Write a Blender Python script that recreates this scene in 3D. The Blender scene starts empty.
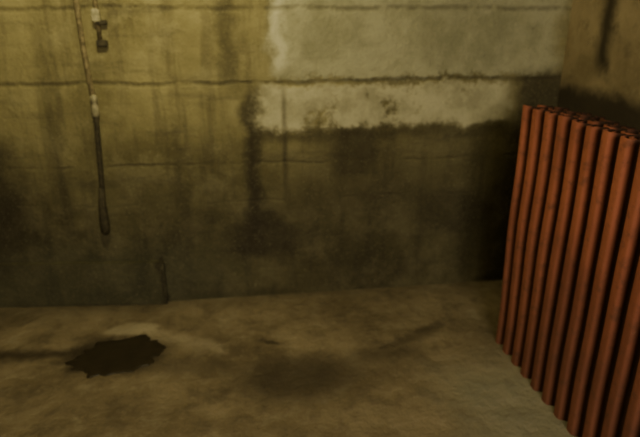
import bpy, bmesh, math, random
from mathutils import Vector, noise
random.seed(4)
scn=bpy.context.scene
col=scn.collection

# ---------- node helpers ----------
class G:
    def __init__(s,name):
        s.m=bpy.data.materials.new(name); s.m.use_nodes=True
        s.t=s.m.node_tree; s.b=s.t.nodes['Principled BSDF']
        s.geo=s.t.nodes.new('ShaderNodeNewGeometry')
        s.sep=s.t.nodes.new('ShaderNodeSeparateXYZ'); s.t.links.new(s.geo.outputs['Position'],s.sep.inputs[0])
        s.X,s.Y,s.Z=s.sep.outputs
    def put(s,sock,v):
        if isinstance(v,(int,float)): sock.default_value=v
        elif isinstance(v,tuple): sock.default_value=(v+(1,))[:len(sock.default_value)]
        else: s.t.links.new(v,sock)
    def ma(s,op,a,b=0.0,clamp=False):
        n=s.t.nodes.new('ShaderNodeMath'); n.operation=op; n.use_clamp=clamp
        s.put(n.inputs[0],a); s.put(n.inputs[1],b); return n.outputs[0]
    def add(s,a,b): return s.ma('ADD',a,b)
    def sub(s,a,b): return s.ma('SUBTRACT',a,b)
    def mul(s,a,b): return s.ma('MULTIPLY',a,b)
    def mx(s,a,b): return s.ma('MAXIMUM',a,b)
    def noise(s,scale,detail=4,rough=.55,stretch=(1,1,1),off=(0,0,0)):
        mp=s.t.nodes.new('ShaderNodeMapping'); s.t.links.new(s.geo.outputs['Position'],mp.inputs[0])
        mp.inputs['Scale'].default_value=stretch; mp.inputs['Location'].default_value=off
        n=s.t.nodes.new('ShaderNodeTexNoise'); n.inputs['Scale'].default_value=scale
        n.inputs['Detail'].default_value=detail; n.inputs['Roughness'].default_value=rough
        s.t.links.new(mp.outputs[0],n.inputs[0]); return n.outputs[0]
    def ss(s,v,a,b,lo=0.,hi=1.):
        n=s.t.nodes.new('ShaderNodeMapRange'); n.interpolation_type='SMOOTHSTEP'
        if a>b: a,b,lo,hi=b,a,hi,lo
        s.put(n.inputs[0],v); n.inputs[1].default_value=a; n.inputs[2].default_value=b
        n.inputs[3].default_value=lo; n.inputs[4].default_value=hi; return n.outputs[0]
    def band(s,v,a,b,soft): return s.mul(s.ss(v,a-soft,a+soft),s.ss(v,b+soft,b-soft))
    def line(s,v,c,w): return s.ss(s.ma('ABSOLUTE',s.sub(v,c)),w,0.0)
    def blob(s,x,y,cx,cy,rx,ry,soft=.4):
        dx=s.mul(s.sub(x,cx),1/rx); dy=s.mul(s.sub(y,cy),1/ry)
        d=s.ma('SQRT',s.add(s.mul(dx,dx),s.mul(dy,dy))); return s.ss(d,1+soft,1-soft)
    def seg(s,x,y,p,q,w,soft):
        vx,vy=q[0]-p[0],q[1]-p[1]; L=vx*vx+vy*vy
        ax=s.sub(x,p[0]); ay=s.sub(y,p[1])
        t=s.ma('MULTIPLY',s.add(s.mul(ax,vx),s.mul(ay,vy)),1/L,clamp=True)
        dx=s.sub(ax,s.mul(t,vx)); dy=s.sub(ay,s.mul(t,vy))
        d=s.ma('SQRT',s.add(s.mul(dx,dx),s.mul(dy,dy))); return s.ss(d,w+soft,max(w-soft,0))
    def mix(s,f,a,b):
        n=s.t.nodes.new('ShaderNodeMix'); n.data_type='RGBA'
        s.put(n.inputs[0],f); s.put(n.inputs[6],a); s.put(n.inputs[7],b); return n.outputs[2]
    def out(s,c,r=.9,h=None,strength=.4,dist=.01,metal=0,spec=.25):
        s.put(s.b.inputs['Base Color'],c); s.put(s.b.inputs['Roughness'],r)
        s.put(s.b.inputs['Metallic'],metal); s.b.inputs['Specular IOR Level'].default_value=spec
        if h is not None:
            n=s.t.nodes.new('ShaderNodeBump'); n.inputs['Strength'].default_value=strength
            n.inputs['Distance'].default_value=dist; s.put(n.inputs['Height'],h)
            s.t.links.new(n.outputs[0],s.b.inputs['Normal'])
        return s.m

# ---------- materials ----------
def wall_mat():
    g=G('damp_board_marked_concrete')
    n1=g.noise(2.2,5); n2=g.noise(9,5,.6,off=(3,1,7)); n3=g.noise(45,4,.7); ns=g.noise(3,5,.65,stretch=(4,1,.5))
    nh=g.noise(3,5,.65,stretch=(.8,1,5)); nb=g.noise(5,6,.7,off=(8,2,1)); ng=g.noise(110,3,.8)
    xd=g.add(g.X,g.mul(g.sub(n2,.5),.18)); zd=g.add(g.Z,g.mul(g.sub(n2,.5),.15))
    zd2=g.add(zd,g.mul(g.sub(n3,.5),.08)); xd2=g.add(xd,g.mul(g.sub(n3,.5),.08))
    c=g.mix(g.ss(n1,.32,.68),(.14,.118,.05),(.29,.25,.112))
    c=g.mix(g.mul(g.ss(ns,.46,.66),.5),c,(.07,.057,.03))
    c=g.mix(g.mul(g.ss(nb,.45,.7),.45),c,(.34,.30,.15))
    c=g.mix(g.mul(g.ss(nh,.5,.72),.4),c,(.06,.05,.03))
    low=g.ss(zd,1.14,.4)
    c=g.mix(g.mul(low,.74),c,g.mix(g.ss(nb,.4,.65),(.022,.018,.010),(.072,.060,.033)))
    lowr=g.mul(g.band(zd,.5,.9,.06),g.ss(xd,.1,.5))
    c=g.mix(g.mul(lowr,.4),c,(.05,.04,.022))
    vlow=g.mul(g.ss(zd,.5,.15),g.ss(xd,.3,-.4))
    c=g.mix(g.mul(vlow,.4),c,(.042,.048,.033))
    up=g.mul(g.ss(xd,.16,.24),g.ss(zd2,1.165,1.2))
    up=g.mul(up,g.ss(xd,1.72,1.6))
    lo=g.mul(g.band(xd2,.12,1.42,.04),g.band(zd2,.935,1.15,.02))
    lo=g.mul(lo,g.ss(nb,.33,.45))
    c=g.mix(g.mul(up,.8),c,g.mix(g.ss(nb,.35,.65),(.26,.25,.15),(.40,.38,.24)))
    c=g.mix(g.mul(lo,.85),c,g.mix(g.ss(n2,.35,.65),(.34,.315,.19),(.52,.48,.30)))
    c=g.mix(g.mul(g.mul(g.line(xd,.24,.06),g.ss(zd,1.2,1.25)),.6),c,(.62,.58,.38))
    dark=(.025,.019,.012)
    c=g.mix(g.mul(g.mul(g.line(xd,.09,.075),g.band(g.Z,.35,1.14,.12)),.8),c,dark)
    c=g.mix(g.mul(g.mul(g.line(xd,-.28,.06),g.band(g.Z,.3,1.0,.15)),.4),c,dark)
    c=g.mix(g.mul(g.mul(g.line(xd,-.85,.07),g.band(g.Z,.4,1.5,.2)),.3),c,dark)
    c=g.mix(g.mul(g.mul(g.line(g.X,.255,.022),g.band(g.Z,.6,1.15,.1)),g.ss(nb,.3,.6,0,.6)),c,dark)
    c=g.mix(g.mul(g.line(xd,-.0,.09),g.mul(g.ss(g.Z,1.05,1.2),.6)),c,dark)
    c=g.mix(g.mul(g.line(zd,.9,.06),g.mul(g.band(xd,.1,1.45,.06),.55)),c,dark)
    c=g.mix(g.mul(g.blob(xd,zd,.14,.35,.2,.12),.65),c,dark)
    c=g.mix(g.mul(g.blob(xd,zd,.62,.8,.13,.12),.5),c,dark)
    c=g.mix(g.mul(g.blob(xd,zd,1.2,.45,.22,.12),.4),c,dark)
    c=g.mix(g.mul(g.blob(xd,zd,-1.3,.6,.25,.35),.75),c,dark)
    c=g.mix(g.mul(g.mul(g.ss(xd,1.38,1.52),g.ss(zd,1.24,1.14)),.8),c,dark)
    c=g.mix(g.mul(g.line(xd,-.42,.03),g.mul(g.ss(g.Z,.32,.25),.7)),c,dark)
    sx=g.add(g.Z,g.mul(g.sub(n1,.5),.05)); sx=g.add(sx,g.mul(g.sub(n2,.5),.03))
    seam=0.0
    for z,w,k,a,b in ((1.5,.018,.8,.3,.55),(1.165,.018,.85,.3,.5),(.76,.013,.6,.42,.6),(.56,.009,.35,.45,.6)):
        seam=g.mx(seam,g.mul(g.mul(g.line(sx,z,w),k),g.ss(nb if z<1 else n2,a,b)))
    c=g.mix(g.mul(seam,.55),c,dark)
    c=g.mix(g.ss(ng,.55,.75,0,.4),c,(.03,.026,.014))
    c=g.mix(g.ss(ng,.45,.25,0,.35),c,(.4,.36,.2))
    h=g.add(g.mul(n3,.6),g.add(g.mul(nb,1.4),g.mul(seam,-.8)))
    h=g.add(h,g.mul(g.mx(up,lo),.4))
    return g.out(c,g.ss(g.Z,.1,.9,.75,.95),h,.6,.014)

def side_mat():
    g=G('stained_concrete_side')
    n1=g.noise(3,5); n2=g.noise(10,5,.6); n3=g.noise(50,4,.7)
    c=g.mix(g.ss(n1,.3,.7),(.17,.13,.068),(.32,.25,.14))
    c=g.mix(g.mul(g.ss(n2,.5,.7),.5),c,(.09,.07,.04))
    c=g.mix(g.mul(g.ss(n3,.5,.8),.3),c,(.4,.34,.21))
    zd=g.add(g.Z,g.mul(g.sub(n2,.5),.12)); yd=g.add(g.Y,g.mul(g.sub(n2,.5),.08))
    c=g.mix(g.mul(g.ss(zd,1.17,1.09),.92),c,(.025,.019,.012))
    c=g.mix(g.mul(g.mul(g.line(yd,2.42,.085),g.ss(zd,1.15,1.3)),.9),c,(.02,.016,.009))
    return g.out(c,.92,g.add(n2,g.mul(n3,.5)),.5,.012)

def floor_mat():
    g=G('worn_damp_concrete_floor')
    n1=g.noise(2.5,5); n2=g.noise(7,6,.65); n3=g.noise(32,5,.7); nf=g.noise(110,3,.8)
    xd=g.add(g.X,g.mul(g.sub(n2,.5),.28)); yd=g.add(g.Y,g.mul(g.sub(n1,.5),.25))
    yd=g.add(yd,g.mul(g.sub(n3,.5),.06))
    c=g.mix(g.ss(n1,.3,.7),(.13,.098,.052),(.24,.188,.107))
    c=g.mix(g.mul(g.ss(n2,.48,.66),.6),c,(.085,.064,.036))
    c=g.mix(g.mul(g.ss(n2,.48,.3),.4),c,(.32,.27,.17))
    c=g.mix(g.mul(g.ss(n3,.5,.75),.35),c,(.30,.25,.155))
    c=g.mix(g.ss(nf,.5,.75,0,.35),c,(.06,.047,.028))
    c=g.mix(g.mul(g.mul(g.ss(xd,.65,1.0),g.ss(yd,2.15,1.8)),.5),c,(.29,.28,.19))
    c=g.mix(g.mul(g.seg(xd,yd,(-.48,2.48),(-.12,2.24),.01,.07),.45),c,(.38,.32,.21))
    c=g.mix(g.mul(g.blob(xd,yd,-.55,2.50,.12,.05),.6),c,(.40,.34,.22))
    dk=(.04,.029,.016)
    d=g.mul(g.blob(xd,yd,.22,2.0,.28,.16,.6),.8)
    d=g.mx(d,g.mul(g.seg(xd,yd,(.3,2.05),(.75,2.14),.02,.12),.5))
    d=g.mx(d,g.mul(g.seg(xd,yd,(.65,2.16),(.98,2.32),.0,.06),.65))
    d=g.mx(d,g.mul(g.seg(xd,yd,(-1.4,2.42),(-.72,2.33),.035,.045),.9))
    d=g.mx(d,g.mul(g.seg(xd,yd,(-.45,2.2),(.05,2.05),.02,.1),.45))
    d=g.mx(d,g.mul(g.blob(xd,yd,.13,2.28,.05,.02,.5),.8))
    c=g.mix(d,c,dk)
    c=g.mix(g.mul(g.blob(xd,yd,-.60,2.29,.24,.15,.25),.85),c,dk)
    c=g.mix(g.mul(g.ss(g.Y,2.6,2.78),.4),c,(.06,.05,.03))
    r=g.ss(d,0,1,.88,.7)
    return g.out(c,r,g.add(g.mul(n3,.3),g.mul(n2,2.0)),.7,.02,0,.35)

def rust_mat():
    g=G('red_oxide_painted_sheet')
    n1=g.noise(4,5,stretch=(1,1,.5)); n2=g.noise(22,5,.7); n3=g.noise(70,4,.7)
    c=g.mix(g.ss(n1,.3,.7),(.22,.072,.042),(.37,.118,.065))
    c=g.mix(g.mul(g.ss(n2,.48,.72),.6),c,(.10,.05,.034))
    c=g.mix(g.mul(g.ss(n3,.58,.8),.4),c,(.38,.20,.13))
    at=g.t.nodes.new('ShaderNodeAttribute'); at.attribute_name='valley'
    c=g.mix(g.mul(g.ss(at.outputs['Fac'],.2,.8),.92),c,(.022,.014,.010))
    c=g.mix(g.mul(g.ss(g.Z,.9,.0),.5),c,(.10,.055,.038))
    # darker colour on the hidden, rear sheets of the pile
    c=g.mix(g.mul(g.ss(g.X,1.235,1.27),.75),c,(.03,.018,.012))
    return g.out(c,.9,g.add(n2,g.mul(n3,.5)),.5,.005,0,.12)

def plain(name,c1,c2,scale=30,r=.6,metal=0.):
    g=G(name); n=g.noise(scale,4,.65)
    return g.out(g.mix(g.ss(n,.35,.7),c1,c2),r,n,.3,.003,metal,.3)

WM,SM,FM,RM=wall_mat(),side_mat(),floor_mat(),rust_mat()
CEIL=plain('concrete_ceiling',(.2,.18,.11),(.3,.28,.18),6,.9)
BLACK=plain('cable_rubber',(.03,.025,.014),(.065,.053,.028),40,.85)
GALV=plain('weathered_metal',(.09,.07,.033),(.25,.20,.10),45,.8,0)
PALE=plain('aged_plastic',(.20,.18,.10),(.36,.32,.19),50,.7)

# ---------- geometry helpers ----------
def link(me,name,mat=None,parent=None,smooth=False):
    o=bpy.data.objects.new(name,me); col.objects.link(o)
    if mat: me.materials.append(mat)
    if parent: o.parent=parent
    if smooth:
        for p in me.polygons: p.use_smooth=True
    return o
def prism(name,pts,z0,z1,mat,bev=0,parent=None):
    bm=bmesh.new()
    a=[bm.verts.new((x,y,z0)) for x,y in pts]; b=[bm.verts.new((x,y,z1)) for x,y in pts]
    n=len(pts); bm.faces.new(a[::-1]); bm.faces.new(b)
    for i in range(n): bm.faces.new((a[i],a[(i+1)%n],b[(i+1)%n],b[i]))
    bmesh.ops.recalc_face_normals(bm,faces=bm.faces)
    if bev: bmesh.ops.bevel(bm,geom=bm.edges[:],offset=bev,segments=2,affect='EDGES')
    me=bpy.data.meshes.new(name); bm.to_mesh(me); bm.free()
    return link(me,name,mat,parent)
def rect(x0,x1,y0,y1): return [(x0,y0),(x1,y0),(x1,y1),(x0,y1)]
def tube(name,pts,rads,mat,parent,seg=14):
    bm=bmesh.new(); rings=[]
    for i,p in enumerate(pts):
        p=Vector(p); d=(Vector(pts[min(i+1,len(pts)-1)])-Vector(pts[max(i-1,0)])).normalized()
        u=d.cross(Vector((0,1,0.01))).normalized(); v=d.cross(u).normalized()
        rings.append([bm.verts.new(p+rads[i]*(math.cos(2*math.pi*k/seg)*u+math.sin(2*math.pi*k/seg)*v)) for k in range(seg)])
    for a,b in zip(rings,rings[1:]):
        for k in range(seg): bm.faces.new((a[k],a[(k+1)%seg],b[(k+1)%seg],b[k]))
    bm.faces.new(rings[0]); bm.faces.new(rings[-1])
    bmesh.ops.recalc_face_normals(bm,faces=bm.faces)
    me=bpy.data.meshes.new(name); bm.to_mesh(me); bm.free()
    return link(me,name,mat,parent,True)

# ---------- room ----------
H=2.35
prism('floor',rect(-2.8,1.9,-2.3,3.25),-.15,0,FM)
prism('ceiling',rect(-2.8,1.9,-2.3,3.25),H,H+.15,CEIL)
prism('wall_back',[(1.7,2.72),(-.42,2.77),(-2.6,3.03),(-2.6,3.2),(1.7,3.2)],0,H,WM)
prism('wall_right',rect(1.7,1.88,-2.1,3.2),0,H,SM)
prism('wall_left',rect(-2.78,-2.6,-2.1,3.2),0,H,SM)
prism('wall_front',rect(-2.6,1.7,-2.28,-2.1),0,H,SM)
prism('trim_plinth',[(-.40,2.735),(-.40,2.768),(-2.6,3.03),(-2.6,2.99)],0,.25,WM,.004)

# ---------- corrugated sheets ----------
def sheets():
    bm=bmesh.new(); lay=bm.verts.layers.float.new('valley')
    specs=[ # x bottom, lean, yfar, ynear, height, phase
        (1.205,-.01,2.12,.95,1.130,0),
        (1.228,-.004,2.11,.94,1.124,.03),
        (1.252,.008,2.13,.97,1.128,-.03),
        (1.280,.012,2.10,.93,1.105,.05),
        (1.305,.02,2.115,.95,1.117,.0),
        (1.340,.04,2.12,.95,1.085,.06),
        (1.372,.06,2.11,.95,1.095,.0)]
    P=.088; A=.017; T=.008
    for si,(xb,ln,yf,yn,h,ph) in enumerate(specs):
        nc=int((yf-yn)/P*24); nr=14; grid=[]
        for side in (0,1):
            g=[]
            for i in range(nc+1):
                y=yf-(yf-yn)*i/nc
                a=2*math.pi*((2.12-y)/P+ph)+math.pi*.5
                s=math.tanh(2.2*(math.sin(a)+.25))
                top=h+noise.noise(Vector((y*9,si*3.1,0)))*.010
                colv=[]
                for j in range(nr+1):
                    z=top*j/nr
                    w=noise.noise(Vector((y*2.5,z*2.5,si*.6)))*.007
                    x=xb+ln*(z/h)-A*s+w+(T if side else 0)
                    v=bm.verts.new((x,y+noise.noise(Vector((z*3,si,2)))*.004,z)); v[lay]=.5-.5*s
                    colv.append(v)
                g.append(colv)
            grid.append(g)
        f,b=grid
        for g,fl in ((f,0),(b,1)):
            for i in range(nc):
                for j in range(nr):
                    q=(g[i][j],g[i+1][j],g[i+1][j+1],g[i][j+1])
                    bm.faces.new(q if not fl else q[::-1])
        for i in range(nc):
            bm.faces.new((f[i][nr],f[i+1][nr],b[i+1][nr],b[i][nr])); bm.faces.new((f[i][0],b[i][0],b[i+1][0],f[i+1][0]))
        for j in range(nr):
            bm.faces.new((f[0][j],f[0][j+1],b[0][j+1],b[0][j])); bm.faces.new((f[nc][j],b[nc][j],b[nc][j+1],f[nc][j+1]))
    bmesh.ops.recalc_face_normals(bm,faces=bm.faces)
    me=bpy.data.meshes.new('corrugated_metal_sheet_stack'); bm.to_mesh(me); bm.free()
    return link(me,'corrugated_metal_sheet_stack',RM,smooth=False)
sheets()

# ---------- hanging cable ----------
e=bpy.data.objects.new('hanging_electrical_cable',None); col.objects.link(e)
def wy(x): return 2.77+( -.42-x)*.1193
def cp(x,z,o=.016): return (x,wy(x)-o,z)
pts=[];n=26
for i in range(n):
    t=i/(n-1); z=2.35-1.27*t
    pts.append(cp(-.675+.012*math.sin(t*5)+.045*(t**2),z,.012))
tube('cable_upper',pts,[.012]*n,GALV,e)
xs=pts[-1][0]
tube('cable_connector',[cp(xs,1.12),cp(xs,1.11),cp(xs,1.085),cp(xs,1.08),cp(xs,1.06),cp(xs,1.02),cp(xs,1.01)],[.008,.017,.017,.012,.018,.018,.008],PALE,e)
pts=[cp(xs-.03*(i/9),1.04-.51*i/9,.012) for i in range(10)]
tube('cable_lower',pts,[.013]*10,BLACK,e)
x2=xs-.03
tube('cable_plug',[cp(x2+.005,.66,.02),cp(x2,.58,.024),cp(x2-.002,.47,.026),cp(x2-.003,.43,.024),cp(x2-.003,.415,.02)],[.013,.019,.025,.023,.015],BLACK,e)
tube('conduit',[cp(-.575,z) for z in (2.35,1.9,1.6,1.36)],[.010]*4,GALV,e)
prism('switch_body',rect(-.595,-.56,wy(-.57)-.04,wy(-.57)-.004),1.44,1.50,PALE,.006,e)
prism('switch_lever',rect(-.592,-.543,wy(-.57)-.034,wy(-.57)-.004),1.335,1.365,BLACK,.005,e)
prism('switch_clip',rect(-.58,-.535,wy(-.57)-.034,wy(-.57)-.004),1.43,1.45,BLACK,.004,e)

# ---------- puddle ----------
def puddle():
    bm=bmesh.new(); N=96; rings=[]
    cx,cy=-.60,2.275
    for k,(s,z) in enumerate(((1,.0008),(.97,.0028),(.8,.0035),(.4,.0038))):
        r=[]
        for i in range(N):
            a=2*math.pi*i/N
            m=1+.25*noise.noise(Vector((math.cos(a)*1.3,math.sin(a)*1.3,1.7)))+.22*noise.noise(Vector((math.cos(a)*4,math.sin(a)*4,9)))+.1*noise.noise(Vector((math.cos(a)*9,math.sin(a)*9,3)))
            m+=.45*math.exp(-((a-1.15)/.2)**2)
            r.append(bm.verts.new((cx+.205*s*m*math.cos(a),cy+.14*s*m*math.sin(a),z)))
        rings.append(r)
    for a,b in zip(rings,rings[1:]):
        for i in range(N): bm.faces.new((a[i],a[(i+1)%N],b[(i+1)%N],b[i]))
    bm.faces.new(rings[-1]); bm.faces.new(rings[0][::-1])
    me=bpy.data.meshes.new('water_puddle'); bm.to_mesh(me); bm.free()
    g=G('dirty_water'); nn=g.noise(14,4)
    m=g.out(g.mix(nn,(.014,.011,.006),(.045,.034,.02)),.33,nn,.4,.008,0,.35)
    return link(me,'water_puddle',m,smooth=True)
puddle()

# ---------- lights ----------
def area(name,loc,rot,size,power,color):
    l=bpy.data.lights.new(name,'AREA'); l.size=size; l.energy=power; l.color=color
    o=bpy.data.objects.new(name,l); o.location=loc; o.rotation_euler=rot; col.objects.link(o)
l=bpy.data.lights.new('bare_bulb_light','POINT'); l.energy=44; l.color=(1,.90,.48); l.shadow_soft_size=.06
o=bpy.data.objects.new('bare_bulb_light',l); o.location=(-.38,1.95,2.12); col.objects.link(o)
area('fill_light',(.45,-1.6,2.0),(math.radians(62),0,math.radians(-4)),1.2,80,(1,.90,.68))  # added soft fill behind the camera; no doorway is modelled there
w=bpy.data.worlds.new('World'); scn.world=w; w.use_nodes=True
w.node_tree.nodes['Background'].inputs[0].default_value=(.8,.8,.6,1); w.node_tree.nodes['Background'].inputs[1].default_value=.05

# ---------- camera ----------
c=bpy.data.cameras.new('camera'); co=bpy.data.objects.new('camera',c); col.objects.link(co)
co.location=(0,0,1.5); co.rotation_euler=(math.radians(90-20.8),0,math.radians(-9))
c.sensor_width=36; c.lens=36*554/640
c.dof.use_dof=True; c.dof.focus_distance=1.3; c.dof.aperture_fstop=2.8
scn.camera=co
